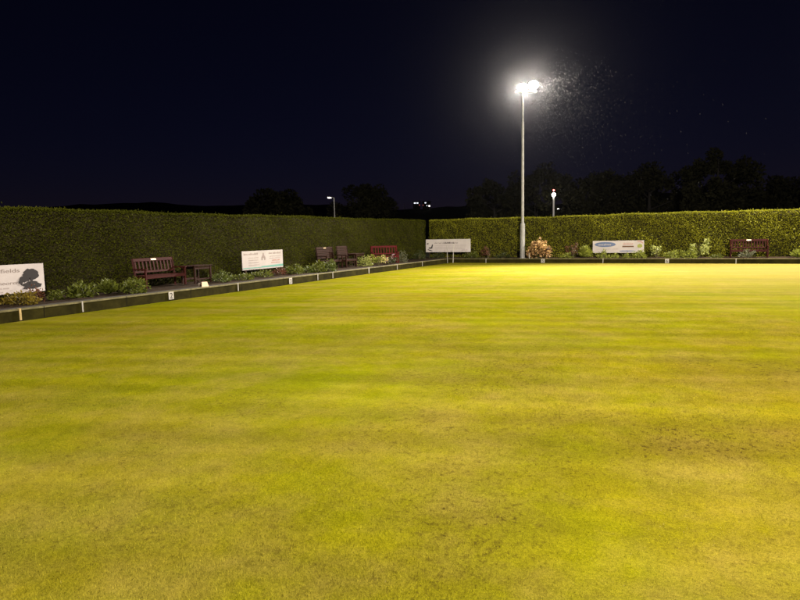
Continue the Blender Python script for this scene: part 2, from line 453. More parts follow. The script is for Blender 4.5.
def hedge(name, label, p0, p1, depth, top, mat, per_m2, L, W):
    """clipped hedge whose front face runs from p0 to p1; the front looks to the right-hand side of p0->p1"""
    p0 = np.array([*p0, 0.]); p1 = np.array([*p1, 0.]); ln = np.linalg.norm(p1 - p0); d = (p1 - p0) / ln
    nrm = np.array([d[1], -d[0], 0.])
    zb = BANK - .05
    parts_c = []; parts_n = []
    n = int(per_m2 * ln * (top - zb))
    u = rng.uniform(0, ln, n); v = zb + (top - zb) * rng.uniform(0, 1, n) ** 0.95
    off = wave(u, v) + rng.normal(0, .03, n) - .02
    parts_c.append(p0 + d * u[:, None] + nrm * off[:, None] + np.array([0, 0, 1.]) * v[:, None]); parts_n.append(np.tile(nrm, (n, 1)))
    n2 = int(per_m2 * ln * depth * .8)
    u = rng.uniform(-.02, ln + .02, n2); w = rng.uniform(0, depth, n2) ** 1.0
    z = top + .02 * np.sin(u * .55) + .022 * np.sin(u * 1.9 + 2) + rng.normal(0, .022, n2) - .01
    parts_c.append(p0 + d * u[:, None] + nrm * (wave(u, np.full(n2, top)) * (1 - w / depth) - w)[:, None] + np.array([0, 0, 1.]) * z[:, None]); parts_n.append(np.tile([0, 0, 1.], (n2, 1)))
    # back face and ends, thinner
    n3 = int(per_m2 * .3 * ln * (top - zb))
    u = rng.uniform(0, ln, n3); v = rng.uniform(zb, top, n3)
    parts_c.append(p0 + d * u[:, None] - nrm * (depth + rng.normal(0, .03, n3))[:, None] + np.array([0, 0, 1.]) * v[:, None]); parts_n.append(np.tile(-nrm, (n3, 1)))
    for e, sg in ((0, -1), (ln, 1)):
        n4 = int(per_m2 * depth * (top - zb)); w = rng.uniform(0, depth, n4); v = rng.uniform(zb, top, n4)
        parts_c.append(p0 + d * (e + sg * rng.normal(.0, .03, n4))[:, None] - nrm * w[:, None] + np.array([0, 0, 1.]) * v[:, None]); parts_n.append(np.tile(d * sg, (n4, 1)))
    n5 = int(ln * 14); u = rng.uniform(0, ln, n5) ** 1.0; w = rng.uniform(0, depth * .7, n5)
    parts_c.append(p0 + d * u[:, None] - nrm * w[:, None] + np.array([0, 0, 1.]) * (top + rng.gamma(1.5, .022, n5))[:, None]); parts_n.append(np.tile([0, 0, 1.4], (n5, 1)))
    c = np.vstack(parts_c); nn = np.vstack(parts_n)
    dr = nn * .55 + rng.normal(0, .62, c.shape) + np.array([0, 0, .12])
    m = len(c)
    lv = leaf_verts(c, dr, rng.uniform(.7, 1.35, m) * L, rng.uniform(.7, 1.3, m) * W)
    # patches of lighter and darker growth along the hedge
    s = c @ d
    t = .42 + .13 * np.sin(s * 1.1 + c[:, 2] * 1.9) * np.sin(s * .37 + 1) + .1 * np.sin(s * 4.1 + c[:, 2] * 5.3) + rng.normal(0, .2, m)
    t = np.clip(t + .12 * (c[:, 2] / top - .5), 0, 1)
    # twiggy core with the same gentle relief, set back from the leaves
    nu = max(8, int(ln / .3)); ev = []; eq = []
    prof = [(-.09, zb), (-.09, zb + (top - zb) * .33), (-.09, zb + (top - zb) * .66), (-.1, top - .06), (-depth + .08, top - .06), (-depth + .08, zb)]
    for i in range(nu + 1):
        uu = ln * i / nu
        for (o, z) in prof:
            k = wave(np.array([uu]), np.array([z]))[0] if o > -.2 else 0
            ev.append(p0 + d * min(max(uu, .06), ln - .06) + nrm * (o + k) + np.array([0, 0, z]))
    q = len(prof)
    for i in range(nu):
        for j in range(q - 1): eq.append((i * q + j, i * q + j + 1, (i + 1) * q + j + 1, (i + 1) * q + j))
    eq.append((0, 1, 2, 3)); eq.append((0, 3, 4, 5)); b0 = nu * q; eq.append((b0, b0 + 3, b0 + 2, b0 + 1)); eq.append((b0, b0 + 5, b0 + 4, b0 + 3))
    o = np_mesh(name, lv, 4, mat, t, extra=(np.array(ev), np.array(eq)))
    return tag(o, label, 'hedge')
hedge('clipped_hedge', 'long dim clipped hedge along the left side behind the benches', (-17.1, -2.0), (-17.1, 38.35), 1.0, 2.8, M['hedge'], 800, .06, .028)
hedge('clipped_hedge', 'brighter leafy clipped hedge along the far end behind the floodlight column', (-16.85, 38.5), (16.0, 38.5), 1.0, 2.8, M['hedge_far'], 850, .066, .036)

# ------------------------------------------------------------------ floodlight columns
HEADS = ((-.02, 10.60, 0.0), (.62, 10.74, 0.0))
def rot_to(direction):
    return Vector(direction).to_track_quat('-Z', 'Y')

def floodlight_column(loc, aims, watts, spread, label):
    t = thing('floodlight_column', label, 'floodlight', (loc[0], loc[1], BANK - .05), 0, 'floodlight columns round the green')
    m = MB(); m.tube([(0, 0, 0), (0, 0, 2.1), (0, 0, 2.16), (0, 0, 2.22), (0, 0, 8.25), (0, 0, 8.3), (0, 0, 8.36), (0, 0, 10.4)], [.15, .145, .14, .088, .08, .08, .06, .055], 16)
    m.tube([(0, 0, .0), (0, 0, .05)], [.2, .2], 16)
    po = m.build('pole', M['steel'], t, smooth=False)
    d = MB(); d.box((0, -.142, .9), (.12, .03, .5), None, .008); d.build('access_door', M['housing'], po)
    right = Vector((.9, .43, 0)).normalized()         # the crossarm's direction
    a = MB(); p0 = right * -.48; p1 = right * .85
    a.tube([(p0.x, p0.y, 10.1), (p1.x, p1.y, 10.1)], [.045, .045], 10)
    a.build('crossarm', M['steel'], t)
    for k, (u, z, e) in enumerate(HEADS):
        c = right * u + Vector((0, 0, z - BANK))
        aim = (Vector(aims[k]) - Vector((loc[0], loc[1], BANK)) - c)
        q = rot_to(aim)
        h = bpy.data.objects.new('floodlight', None)
        h = MB()
        # housing: a shallow bell with a rolled rim, open along -Z
        wv, hv = .31, .25
        rings = ((1.0, -.05), (1.09, -.05), (1.09, -.01), (1.0, .0), (.86, .14), (.6, .24), (.3, .28))
        K = 24
        for f_, z_ in rings:
            for q_ in range(K):
                a_ = 2 * math.pi * q_ / K; h.v.append((wv * f_ * math.cos(a_), hv * f_ * math.sin(a_), z_))
        for j in range(len(rings) - 1):
            for q_ in range(K): h.f.append((j * K + q_, j * K + (q_ + 1) % K, (j + 1) * K + (q_ + 1) % K, (j + 1) * K + q_))
        h.f.append(tuple((len(rings) - 1) * K + q_ for q_ in range(K)))
        for s in (-1, 1): h.box((s * (wv + .05), 0, .06), (.02, .05, .34), None, .004)
        hd = h.build('floodlight', M['housing'], t, loc=c); hd.rotation_mode = 'QUATERNION'; hd.rotation_quaternion = q
        l = MB()     # bowed glass
        for j in range(6):
            f_ = 1 - j / 6
            for q_ in range(K):
                a_ = 2 * math.pi * q_ / K; l.v.append((wv * .99 * f_ * math.cos(a_), hv * .99 * f_ * math.sin(a_), -.04 - .16 * (1 - f_ * f_)))
        for j in range(5):
            for q_ in range(K): l.f.append((j * K + q_, (j + 1) * K + q_, (j + 1) * K + (q_ + 1) % K, j * K + (q_ + 1) % K))
        l.f.append(tuple(5 * K + q_ for q_ in range(K))[::-1])
        l.build('lens', M['lens'], hd, smooth=True)
        b = MB(); b.box((c.x, c.y, (10.1 + c.z) / 2 - .02), (.05, .05, c.z - 10.1 - .1), None, .006); b.build('bracket', M['steel'], t)
        ld = bpy.data.lights.new('flood_lamp', 'AREA'); ld.shape = 'RECTANGLE'; ld.size = .7; ld.size_y = .5
        ld.energy = watts[k]; ld.color = (1.0, .9, .8); ld.spread = R(spread)
        lo = bpy.data.objects.new('flood_lamp', ld); COL.objects.link(lo); lo.parent = hd; lo.location = (0, 0, -.22)
    return t
W0 = 3600
floodlight_column((-9.88, 36.95), ((-6.0, 11.0, 0), (4.0, 14.0, 0)), (W0 * 1.2, W0), 112, 'tall grey floodlight column lit at the top beside the far hedge')
floodlight_column((10.5, 36.95), ((-5.0, 34.5, 0), (4.0, 17.0, 0)), (W0 * 1.05, W0 * .75), 120, 'floodlight column beyond the right edge of the picture by the far hedge')
floodlight_column((6.5, -6.0), ((-9.0, 15.0, 0), (2.0, 33.0, 1)), (W0 * .66, W0 * .95), 88, 'floodlight column behind the near side of the green')

# ------------------------------------------------------------------ benches
def slat_bench(name, label, loc, rz, length, mats, back_h=1.0, plaque=True, group=None, slats=11, arms=True, solid=False):
    """front looks along local -y, origin on the ground at the middle of the back legs"""
    wd = M[mats]; t = thing(name, label, 'bench', loc, rz, group); hl = length / 2
    rake = Matrix.Rotation(R(-9), 3, 'X')
    for sx in (-1, 1):
        x = sx * (hl - .035)
        m = MB(); m.box((x, -.5, .31), (.06, .06, .62), None, .006); m.build('leg', wd, t)
        m = MB(); m.tube([(x, 0, 0), (x, 0, .42), (x, .1, back_h)], [.042, .042, .036], 4); m.build('leg', wd, t)
        if arms:
            m = MB(); m.box((x, -.25, .645), (.075, .62, .04), None, .008); m.build('armrest', wd, t)
        m = MB(); m.box((x, -.25, .36), (.045, .46, .07), None, .006); m.build('side_rail', wd, t)
    m = MB()
    for k in range(5): m.box((0, -.47 + k * .105, .43), (length - .08, .085, .026), None, .005)
    m.box((0, -.515, .375), (length - .12, .028, .08), None, .004)
    m.build('seat', wd, t)
    m = MB()
    def ry(z): return .1 * max(0, (z - .42)) / (back_h - .42)
    m.box((0, ry(back_h - .05), back_h - .05), (length - .1, .045, .11), rake, .008)
    m.box((0, ry(.55), .55), (length - .1, .04, .07), rake, .006)
    if solid:
        for k in range(4):
            z = .64 + k * (back_h - .76) / 3.4; m.box((0, ry(z), z), (length - .1, .024, (back_h - .76) / 3.4 - .012), rake, .004)
    else:
        for k in range(slats):
            x = -hl + .12 + (length - .24) * k / (slats - 1)
            m.box((x, ry(.75), (.57 + back_h - .1) / 2), (.058, .022, back_h - .1 - .57), rake, .004)
    m.build('backrest', wd, t)
    if plaque:
        m = MB(); m.box((.0, ry(back_h - .05) - .03, back_h - .045), (.22, .008, .06), rake, .002); m.build('plaque', M['plaque'], t)
    return t
GZ = BANK - .03
slat_bench('garden_bench', 'dark red slatted bench between leafy clumps, nearest on the left', (-16.75, 14.72, GZ), R(90), 1.75, 'bench_red', group='wooden benches round the green')
slat_bench('garden_bench', 'solid backed brown bench with a low seat on its right', (-16.75, 25.3, GZ), R(90), 1.5, 'bench_dark', 1.08, group='wooden benches round the green', solid=True)
slat_bench('garden_bench', 'taller narrow solid backed brown wooden seat touching the end of a bench', (-16.45, 26.45, GZ), R(86), .95, 'bench_dark', 1.1, False, group='wooden benches round the green', solid=True)
slat_bench('garden_bench', 'bright red slatted bench near the corner behind pale flowers', (-16.35, 30.75, GZ), R(38), 1.55, 'bench_bright', 1.0, False, group='wooden benches round the green', slats=9)
slat_bench('garden_bench', 'red brown slatted bench alone against the bright far hedge', (2.38, 37.75, GZ), 0, 1.8, 'bench_red', 1.0, True, group='wooden benches round the green', slats=13)

def low_table(label, loc, rz, L=1.0, Wd=.8, h=.72):
    """slatted wooden table with cross rails and plank seat beneath"""
    wd = M['bench_dark']; t = thing('slatted_table', label, 'table', loc, rz, 'slatted wooden tables beside the benches')
    m = MB()
    for k in range(6): m.box((0, -Wd / 2 + .07 + k * (Wd - .14) / 5, h), (L, .1, .03), None, .005)
    m.build('table_top', wd, t)
    for sx in (-1, 1):
        for sy in (-1, 1):
            m = MB(); m.box((sx * (L / 2 - .08), sy * (Wd / 2 - .08), (h - .02) / 2), (.06, .06, h - .02), None, .006); m.build('leg', wd, t)
    for sy in (-1, 1):
        m = MB(); m.box((0, sy * (Wd / 2 - .08), h - .08), (L - .23, .03, .09), None, .004); m.build('rail', wd, t)
        m = MB(); m.box((0, sy * (Wd / 2 - .08), .18), (L - .23, .03, .06), None, .004); m.build('stretcher', wd, t)
    return t
low_table('dim low slatted wooden table at the right end of the nearest left bench', (-16.35, 16.2, GZ), R(92), .95, .75, .66)
low_table('brown low slatted table between the narrow brown seat and pale foliage', (-16.35, 27.42, GZ), R(90), .95, .75, .68)

# ------------------------------------------------------------------ sign boards (local x to the viewer's right, front looks along -y)
def text_mesh(name, txt, size, mat, x, z, y, parent, width=None, shear=0.0, align='LEFT'):
    cu = bpy.data.curves.new('lettering', 'FONT'); cu.body = txt; cu.size = size; cu.extrude = .0012; cu.align_x = align; cu.shear = shear
    o = bpy.data.objects.new('lettering', cu); COL.objects.link(o)
    bpy.context.view_layer.update()
    me = bpy.data.meshes.new_from_object(o.evaluated_get(bpy.context.evaluated_depsgraph_get()))
    bpy.data.objects.remove(o); bpy.data.curves.remove(cu)
    sx = 1.0
    if width:
        w = max(v.co.x for v in me.vertices) - min(v.co.x for v in me.vertices); sx = width / w
    me.transform(Matrix.Diagonal((sx, 1, 1, 1))); me.transform(Matrix.Rotation(R(90), 4, 'X')); me.transform(Matrix.Translation((x, y, z)))
    me.materials.clear(); me.materials.append(mat); me.name = name
    t = bpy.data.objects.new(name, me); COL.objects.link(t); t.parent = parent
    return t

def print_line(m, x0, x1, z, h, y, seed):
    """a line of small print too fine to read: word-length rows of short strokes"""
    r = random.Random(seed); x = x0
    while x < x1 - h:
        wl = min(r.uniform(2.5, 7) * h * .62, x1 - x); k = x
        while k < x + wl:
            sw = h * r.uniform(.16, .26); hh = h * r.choice((.62, .62, .66, 1.0))
            m.box((k + sw / 2, y, z + hh / 2), (sw, .003, hh))
            if r.random() < .6: m.box((k + h * .2, y, z + h * r.choice((.08, .56))), (h * .4, .0026, h * .12))
            k += h * r.uniform(.38, .55)
        x += wl + h * .5
    return m

def blob(cx, cz, rx, rz, n=20, wob=0.0, seed=1):
    r = random.Random(seed)
    return [(cx + rx * math.cos(2 * math.pi * k / n) * (1 + r.uniform(-wob, wob)), cz + rz * math.sin(2 * math.pi * k / n) * (1 + r.uniform(-wob, wob))) for k in range(n)]

def sign(label, loc, rz, w, z0, z1, posts=True, white='board'):
    t = thing('advertising_board', label, 'sign', loc, rz, 'white advertising boards round the green')
    m = MB(); m.box((0, 0, (z0 + z1) / 2), (w, .03, z1 - z0), None, .004); bd = m.build('panel', M[white], t)
    if posts:
        for s in (-1, 1):
            m = MB(); m.box((s * (w / 2 - .25), .055, z1 / 2 - .02), (.07, .07, z1 - .04), None, .006); m.build('post', M['post_wood'], t)
    return t, bd
FY = -.0175
# board with the tree drawing, cut by the left edge of the picture
t, bd = sign('white advertising board with a dark tree drawing at its right end', (-16.5, 9.27, GZ), R(90), 2.7, .25, 1.03)
text_mesh('lettering', 'Sandfields', .15, M['ink_grey'], -.28, .82, FY, bd, .95)
text_mesh('lettering', 'and Theorem', .13, M['ink_grey'], -.36, .50, FY, bd, 1.05, .15)
m = MB(); print_line(m, -.9, .42, .39, .055, FY, 3); print_line(m, -.9, .2, .30, .03, FY, 4); m.build('small_print', M['ink_mid'], bd)
m = MB()
m.poly(blob(.98, .74, .22, .16, 26, .13, 3), FY); m.poly(blob(.80, .63, .12, .10, 18, .25, 4), FY - .005); m.poly(blob(.98, .45, .24, .10, 22, .2, 6), FY - .005)
m.poly([(.92, .42), (1.02, .42), (1.0, .66), (.95, .66)], FY - .01); m.poly(blob(.68, .56, .06, .08, 12, .3, 9), FY - .01)
m.poly([(.72, .35), (1.22, .38), (1.26, .47), (1.1, .44), (.9, .47), (.76, .41)], FY - .009)
m.build('tree_drawing', M['ink'], bd)
# board with the teal stripe
t, bd = sign('white advertising board with a teal stripe along its lower edge', (-16.5, 20.15, GZ), R(90), 2.64, .31, 1.08, True, 'board_dimmed')
m = MB(); print_line(m, -1.22, -.32, .92, .085, FY, 11); print_line(m, .36, 1.22, .92, .085, FY, 12); m.build('heading', M['ink_grey'], bd)
m = MB()
for k in range(4): print_line(m, -.95, -.3, .78 - k * .1, .045, FY, 20 + k)
for k in range(2): print_line(m, .4, 1.15, .80 - k * .08, .04, FY, 30 + k)
m.build('small_print', M['ink_mid'], bd)
m = MB(); print_line(m, .58, 1.15, .62, .06, FY, 41); print_line(m, .5, 1.1, .53, .045, FY, 42); m.build('red_print', M['ink_red'], bd)
m = MB(); m.poly([(-.02, .98), (.02, .98), (.05, .88), (.12, .80), (.12, .68), (.055, .68), (.055, .76), (-.055, .76), (-.055, .68), (-.12, .68), (-.12, .80), (-.05, .88)], FY); m.build('emblem', M['ink_grey'], bd)
m = MB(); m.poly([(-.15, .365), (1.31, .365), (1.31, .46), (-.15, .43)], FY); m.poly([(-1.31, .365), (-.16, .365), (-.16, .40), (-1.31, .40)], FY); m.build('stripe', M['ink_teal'], bd)
# long plain board in the corner
t, bd = sign('long white advertising board in the corner behind two thin white poles', (-15.18, 37.7, GZ), 0, 3.22, .40, 1.26, True, 'board_brightened')
m = MB(); print_line(m, -.95, .75, .97, .1, FY, 51); m.build('heading', M['ink_grey'], bd)
m = MB(); print_line(m, -.25, .45, .975, .105, FY - .004, 52); m.build('bold_print', M['ink'], bd)
m = MB()
for k in range(3): print_line(m, -.9, 1.3, .83 - k * .11, .05, FY, 60 + k)
print_line(m, 1.0, 1.4, .5, .08, FY, 66); m.build('small_print', M['ink_mid'], bd)
m = MB(); m.poly([(-1.55, .98), (-1.42, 1.02), (-1.38, .95), (-1.5, .93)], FY); m.poly([(-1.42, .68), (-1.3, .74), (-1.22, .70), (-1.14, .92), (-1.08, .92), (-1.12, .66), (-1.28, .63)], FY)
m.poly([(-1.48, .55), (-1.2, .47), (-1.08, .48), (-1.22, .53), (-1.45, .60)], FY); m.build('emblem', M['ink'], bd)
# board with the blue oval
t, bd = sign('white advertising board with a blue oval and a green logo on the far side', (-4.34, 37.62, GZ), 0, 2.86, .30, 1.02)
m = MB(); m.poly(blob(-.72, .80, .60, .15, 36), FY); ov = m.build('oval', M['ink_blue'], bd)
m = MB(); print_line(m, -1.12, -.32, .75, .11, FY - .005, 71); m.build('pale_lettering', M['board'], ov)
m = MB(); m.poly(blob(-.2, .80, .05, .07, 12), FY - .006); print_line(m, .22, .88, .42, .04, FY, 72); m.poly([(.1, .385), (.98, .385), (.98, .425), (.1, .425)], FY); m.build('dark_print', M['ink_blue'], bd)
m = MB(); print_line(m, -.6, .0, .5, .09, FY, 73); print_line(m, -1.2, -.62, .5, .06, FY, 74); print_line(m, .3, .8, .9, .05, FY, 76); m.build('small_print', M['ink_mid'], bd)
m = MB(); m.poly([(.28, .78), (.84, .78), (.84, .80), (.28, .80)], FY); print_line(m, .28, .84, .82, .05, FY, 77); m.build('red_print', M['ink_red'], bd)
m = MB(); m.poly([(.25, .63), (.88, .63), (.88, .71), (.25, .71)], FY); m.build('bar', M['ink_brown'], bd)
m = MB(); m.poly(blob(1.2, .7, .14, .12, 16, .2, 5), FY); m.build('green_logo', M['ink_olive'], bd)
m = MB(); m.poly([(1.05, .96), (1.18, .95), (1.3, .90), (1.36, .84), (1.39, .86), (1.32, .94), (1.2, .99), (1.05, .995)], FY); m.build('red_arc', M['ink_red'], bd)

# ------------------------------------------------------------------ rink markers and other small things round the green
def peg(label, loc, rz, mat, h=.28, w=.05):
    h *= .93; w *= .72
    m = MB(); m.box((0, 0, h / 2), (w, .018, h), None, .004); m.box((0, .03, h + .002), (w, .08, .014), None, .003)
    o = m.build('boundary_peg', M[mat], None, loc); o.rotation_euler.z = rz
    return tag(o, label, 'peg', 'boundary pegs on the ditch wall')
px_ = EDGE_X - .33
for y, lab, mat, w in ((8.76, 'yellowed boundary peg below the board with the tree drawing', 'yellowed', .07), (10.40, 'off white peg on the left kerb below a small green clump', 'white', .05),
                    (16.43, 'white peg on the left kerb right of the folded board', 'white', .05), (21.42, 'white peg on the left kerb next right of a number plate', 'white', .045),
                    (22.6, 'white peg on the left kerb below the last leafy mound before the brown seats', 'white', .045), (25.88, 'brightest white peg on the left kerb below the brown seats', 'white', .09),
                    (29.0, 'thin white peg on the left kerb below the bright red bench', 'white', .045), (32.3, 'tall thin white peg at the corner end of the left kerb', 'white', .045)):
    peg(lab, (px_, y, -.02), R(90), mat, .3, w)
py_ = EDGE_Y + .33
for x, lab in ((-12.02, 'white peg on the far kerb left of the floodlight column'), (-4.98, 'white peg on the far kerb below the board with the blue oval'), (1.73, 'white peg on the far kerb below the red brown bench')):
    peg(lab, (x, py_, -.02), 0, 'white', .29, .05)
def plate(label, loc, rz, digit, mat='white', lean=0.0, w=.2, h=.24):
    t = thing('number_plate', label, 'number plate', loc, rz, 'rink number plates on the kerb')
    m = MB(); m.box((0, 0, h / 2), (w, .014, h), None, .003); b = m.build('plate', M[mat], t)
    text_mesh('digit', digit, h * 1.02, M['ink'], 0, h * .14, -.0085, b, None, 0, 'CENTER')
    return t
plate('white rink number plate reading 2 below the nearest left bench', (px_, 13.4, .0), R(90), '2')
plate('white rink number plate on the left kerb below a leafy mound', (px_, 19.5, -.02), R(90), '3', w=.19)
plate('white rink number plate on the far kerb below the orange bush', (-8.44, py_, .0), 0, '5', w=.22)
plate('white rink number plate on the far kerb under the lime green mound', (-1.6, py_, .0), 0, '6', w=.2)
# thin white poles standing in the ditch at the corner
for x, lean, lab in ((-14.55, .03, 'left of the two thin white poles before the corner board'), (-14.18, -.02, 'right of the two thin white poles before the corner board')):
    m = MB(); m.tube([(0, 0, 0), (-lean, .02, .7), (-lean * 2, .04, 1.25)], [.022, .02, .018], 8)
    tag(m.build('marker_pole', M['white'], None, (x, EDGE_Y + .18, -.12)), lab, 'pole', 'thin white poles by the corner board')
m = MB(); m.tube([(0, 0, 0), (0, 0, .33)], [.028, .024], 8)
tag(m.build('marker_post', M['white'], None, (-9.4, 36.72, GZ)), 'short white post between the floodlight column and the orange bush', 'post')
# small folded board lying on the kerb
t = thing('folded_board', 'small pale orange folded board lying on the left kerb', 'board', (EDGE_X - .5, 14.96, BANK), R(90))
m = MB(); m.add([(-.16, -.07, .0), (.14, -.09, .0), (.18, .02, .15), (-.04, .04, .16), (-.16, -.07, -.012 + .012), (.14, -.075, .0), (.18, .035, .14), (-.04, .055, .148)], [(0, 1, 2, 3), (7, 6, 5, 4), (0, 3, 7, 4), (1, 5, 6, 2), (3, 2, 6, 7)])
m.build('bright_panel', M['cloth'], t)
m = MB(); m.add([(-.04, .058, .15), (.18, .038, .145), (.2, .14, 0), (-.02, .16, 0), (-.2, .0, .0), (-.22, .04, .13)], [(0, 1, 2, 3), (0, 3, 4, 5)]); m.build('dark_panel', M['post_wood'], t)

# ------------------------------------------------------------------ plants
def leaves_in(cx, cy, z0, rx, ry, h, n, L, W, mode):
    if mode == 'round':      # even mound
        d = unit(rng.normal(size=(n, 3))); d[:, 2] = np.abs(d[:, 2]) * 1.0 - .1
        r = rng.uniform(.5, 1.0, n) ** .5
        r = r * (1 + .10 * np.sin(d[:, 0] * 9 + 1) * np.sin(d[:, 2] * 8) + .08 * np.sin(d[:, 1] * 8))
        d2 = d.copy(); d2[:, 2] = np.sign(d[:, 2]) * np.abs(d[:, 2]) ** .7; d2[:, :2] *= 1.06
        return d2 * r[:, None] * np.array([rx, ry, h]) + np.array([cx, cy, z0 + .06]), d * .5 + rng.normal(0, .8, (n, 3))
    if mode == 'clump':      # dome of leaves, thicker near its surface
        d = unit(rng.normal(size=(n, 3))); d[:, 2] = np.abs(d[:, 2])
        r = rng.uniform(.35, 1.0, n) ** .6 * (1 + .18 * np.sin(d[:, 0] * 5 + cx) + .15 * np.sin(d[:, 1] * 7 + d[:, 2] * 4 + cy))
        c = d * r[:, None] * np.array([rx, ry, h]) + np.array([cx, cy, z0])
        return c, d + rng.normal(0, .6, (n, 3))
    if mode == 'spray':      # arching blades from the crown of the root
        a = rng.uniform(0, 2 * math.pi, n); el = rng.uniform(.35, 1.45, n)
        d = np.stack([np.cos(a) * np.cos(el), np.sin(a) * np.cos(el), np.sin(el)], 1)
        r = rng.uniform(.25, .95, n)
        c = d * r[:, None] * np.array([rx, ry, h]) + np.array([cx, cy, z0]); c[:, 2] -= .15 * h * r ** 2
        return c, d * 1.5 + rng.normal(0, .25, (n, 3))
    if mode == 'stems':      # whorls of leaves up separate upright stems
        k = max(3, int(rx * 9)); sx = rng.uniform(-rx, rx, k); sy = rng.uniform(-ry, ry, k); sh = h * rng.uniform(.55, 1.0, k)
        i = rng.integers(0, k, n); u = rng.uniform(.15, 1, n) ** .7
        sp = (.05 + .09 * (1 - u))
        c = np.stack([cx + sx[i] * (.6 + .5 * u) + rng.normal(0, 1, n) * sp, cy + sy[i] + rng.normal(0, 1, n) * sp, z0 + sh[i] * u], 1)
        return c, rng.normal(0, .7, (n, 3)) + np.array([0, 0, .35])

def plant(name, label, x, y, w, top, mode, mat, n, L, Wd, depth=.8, cat='plant', flowers=None, group='plants in the flower beds'):
    z0 = BANK - .03; h = max(.12, top - z0)
    t = thing(name, label, cat, (x, y, z0), 0, group)
    c, d = leaves_in(0, 0, 0.02, w / 2, w / 2 * depth, h, n, L, Wd, mode)
    ok = (c[:, 2] > .01); c, d = c[ok], d[ok]; k = len(c)
    o = np_mesh('foliage', leaf_verts(c, d, rng.uniform(.65, 1.35, k) * L, rng.uniform(.65, 1.35, k) * Wd), 4, mat, np.clip(rng.normal(.5, .27, k) + .15 * (c[:, 2] / h - .5), 0, 1)); o.parent = t
    m = MB()
    for q in range(7):
        a = random.uniform(0, 6.28); r = random.uniform(.1, .55) * w / 2
        m.tube([(r * .2 * math.cos(a), r * .2 * math.sin(a), -.05), (r * .7 * math.cos(a), r * .7 * math.sin(a), h * .4), (r * math.cos(a), r * math.sin(a), h * random.uniform(.6, .9))], [.012, .009, .004], 5)
    m.build('stem', M['stem'], t)
    if flowers:
        fm, fn, fs = flowers
        c, d = leaves_in(0, 0, .03, w / 2 * 1.04, w / 2 * depth * 1.04, h * 1.05, fn * 5, fs, fs, mode)
        f = np_mesh('flowers', leaf_verts(c, d, fs, fs * .9), 4, fm, rng.uniform(0, 1, len(c))); f.parent = t
    return t
LM = {}
def lm(key, a, c, **kw):
    if key not in LM: LM[key] = leaf_mat(key, a, c, **kw)
    return LM[key]
green = lm('mid_green_leaves', (0.052, 0.064, 0.007), (0.155, 0.175, 0.02))
bluish = lm('cool_green_leaves', (0.047, 0.065, 0.011), (0.145, 0.17, 0.035))
lime = lm('lime_green_leaves', (0.12, 0.14, 0.012), (0.33, 0.36, 0.05))
paleg = lm('pale_green_leaves', (0.14, 0.16, 0.03), (0.42, 0.44, 0.11))
darkg = lm('dark_green_leaves', (0.02, 0.03, 0.006), (0.07, 0.085, 0.02))
yell = lm('yellow_leaves', (0.08, 0.055, 0.006), (0.27, 0.2, 0.02))
reddish = lm('dull_red_leaves', (0.07, 0.025, 0.012), (0.2, 0.08, 0.04))
orange = lm('orange_bush_leaves', (0.1, 0.05, 0.02), (0.78, 0.5, 0.2))
greyg = lm('grey_green_leaves', (0.07, 0.075, 0.04), (0.22, 0.22, 0.13))
white_f = lm('white_petals', (0.5, 0.45, 0.38), (0.8, 0.75, 0.66)); pink_f = lm('pink_petals', (0.3, 0.16, 0.2), (0.6, 0.4, 0.42)); cream_f = lm('cream_petals', (0.5, 0.4, 0.12), (0.8, 0.66, 0.3)); red_f = lm('purple_red_petals', (0.12, 0.02, 0.03), (0.3, 0.06, 0.08))

plant('low_shrub', 'low spreading yellow leaved shrub under the board with the tree drawing', -15.9, 9.55, 1.35, .55, 'clump', yell, 520, .1, .045, .5, 'shrub')
plant('low_shrub', 'dull purplish plant tucked under the tree drawing on the near board', -16.25, 10.15, .8, .62, 'clump', reddish, 220, .08, .04, .5)
plant('leafy_plant', 'small dark green plant just right of the near board', -16.0, 10.6, .55, .5, 'clump', green, 200, .09, .04)
plant('leafy_plant', 'rounded mid green clump right of the near board', -15.9, 11.3, .85, .64, 'clump', green, 420, .13, .06)
plant('strappy_plant', 'spiky green plant in the middle of the clumps before the near bench', -15.95, 12.2, .9, .74, 'spray', green, 420, .2, .05)
plant('leafy_plant', 'bushy green clump against the left end of the near bench', -15.6, 12.85, .95, .66, 'clump', green, 520, .11, .05)
plant('leafy_plant', 'low blue green plant right of the dim slatted table', -15.9, 16.9, 1.0, .62, 'clump', bluish, 420, .1, .045, .7)
plant('ground_cover_plant', 'low dim green spreading plant left below the teal striped board', -15.95, 18.1, 1.3, .46, 'clump', green, 420, .09, .04, .5)
plant('ground_cover_plant', 'low dim green spreading plant right below the teal striped board', -16.1, 19.5, 1.3, .5, 'clump', green, 380, .09, .04, .5)
plant('low_shrub', 'small dull red plant at the lower right of the teal striped board', -16.15, 20.75, .9, .55, 'clump', reddish, 260, .09, .04, .6, 'shrub')
plant('leafy_plant', 'first leafy green clump right of the teal striped board', -15.75, 21.35, .85, .62, 'clump', green, 420, .1, .05)
plant('leafy_plant', 'lower clump squeezed between two leafy mounds before the brown seats', -15.7, 22.15, .7, .52, 'clump', bluish, 300, .1, .05)
plant('leafy_plant', 'broad leafy green mound left of the pale edged mound', -15.5, 22.75, .9, .68, 'clump', green, 560, .11, .05)
plant('leafy_plant', 'pale edged round mound in front of the solid backed bench', -15.3, 23.35, .85, .74, 'clump', bluish, 560, .1, .05)
plant('leafy_plant', 'bright pale green plant right of the brown slatted table', -15.75, 27.5, .95, .76, 'clump', paleg, 460, .1, .05)
plant('flowering_plant', 'cream and yellow flowering plant before the bright red bench', -15.5, 28.4, 1.0, .86, 'stems', lime, 380, .1, .045, .7, 'flowers', (cream_f, 22, .07))
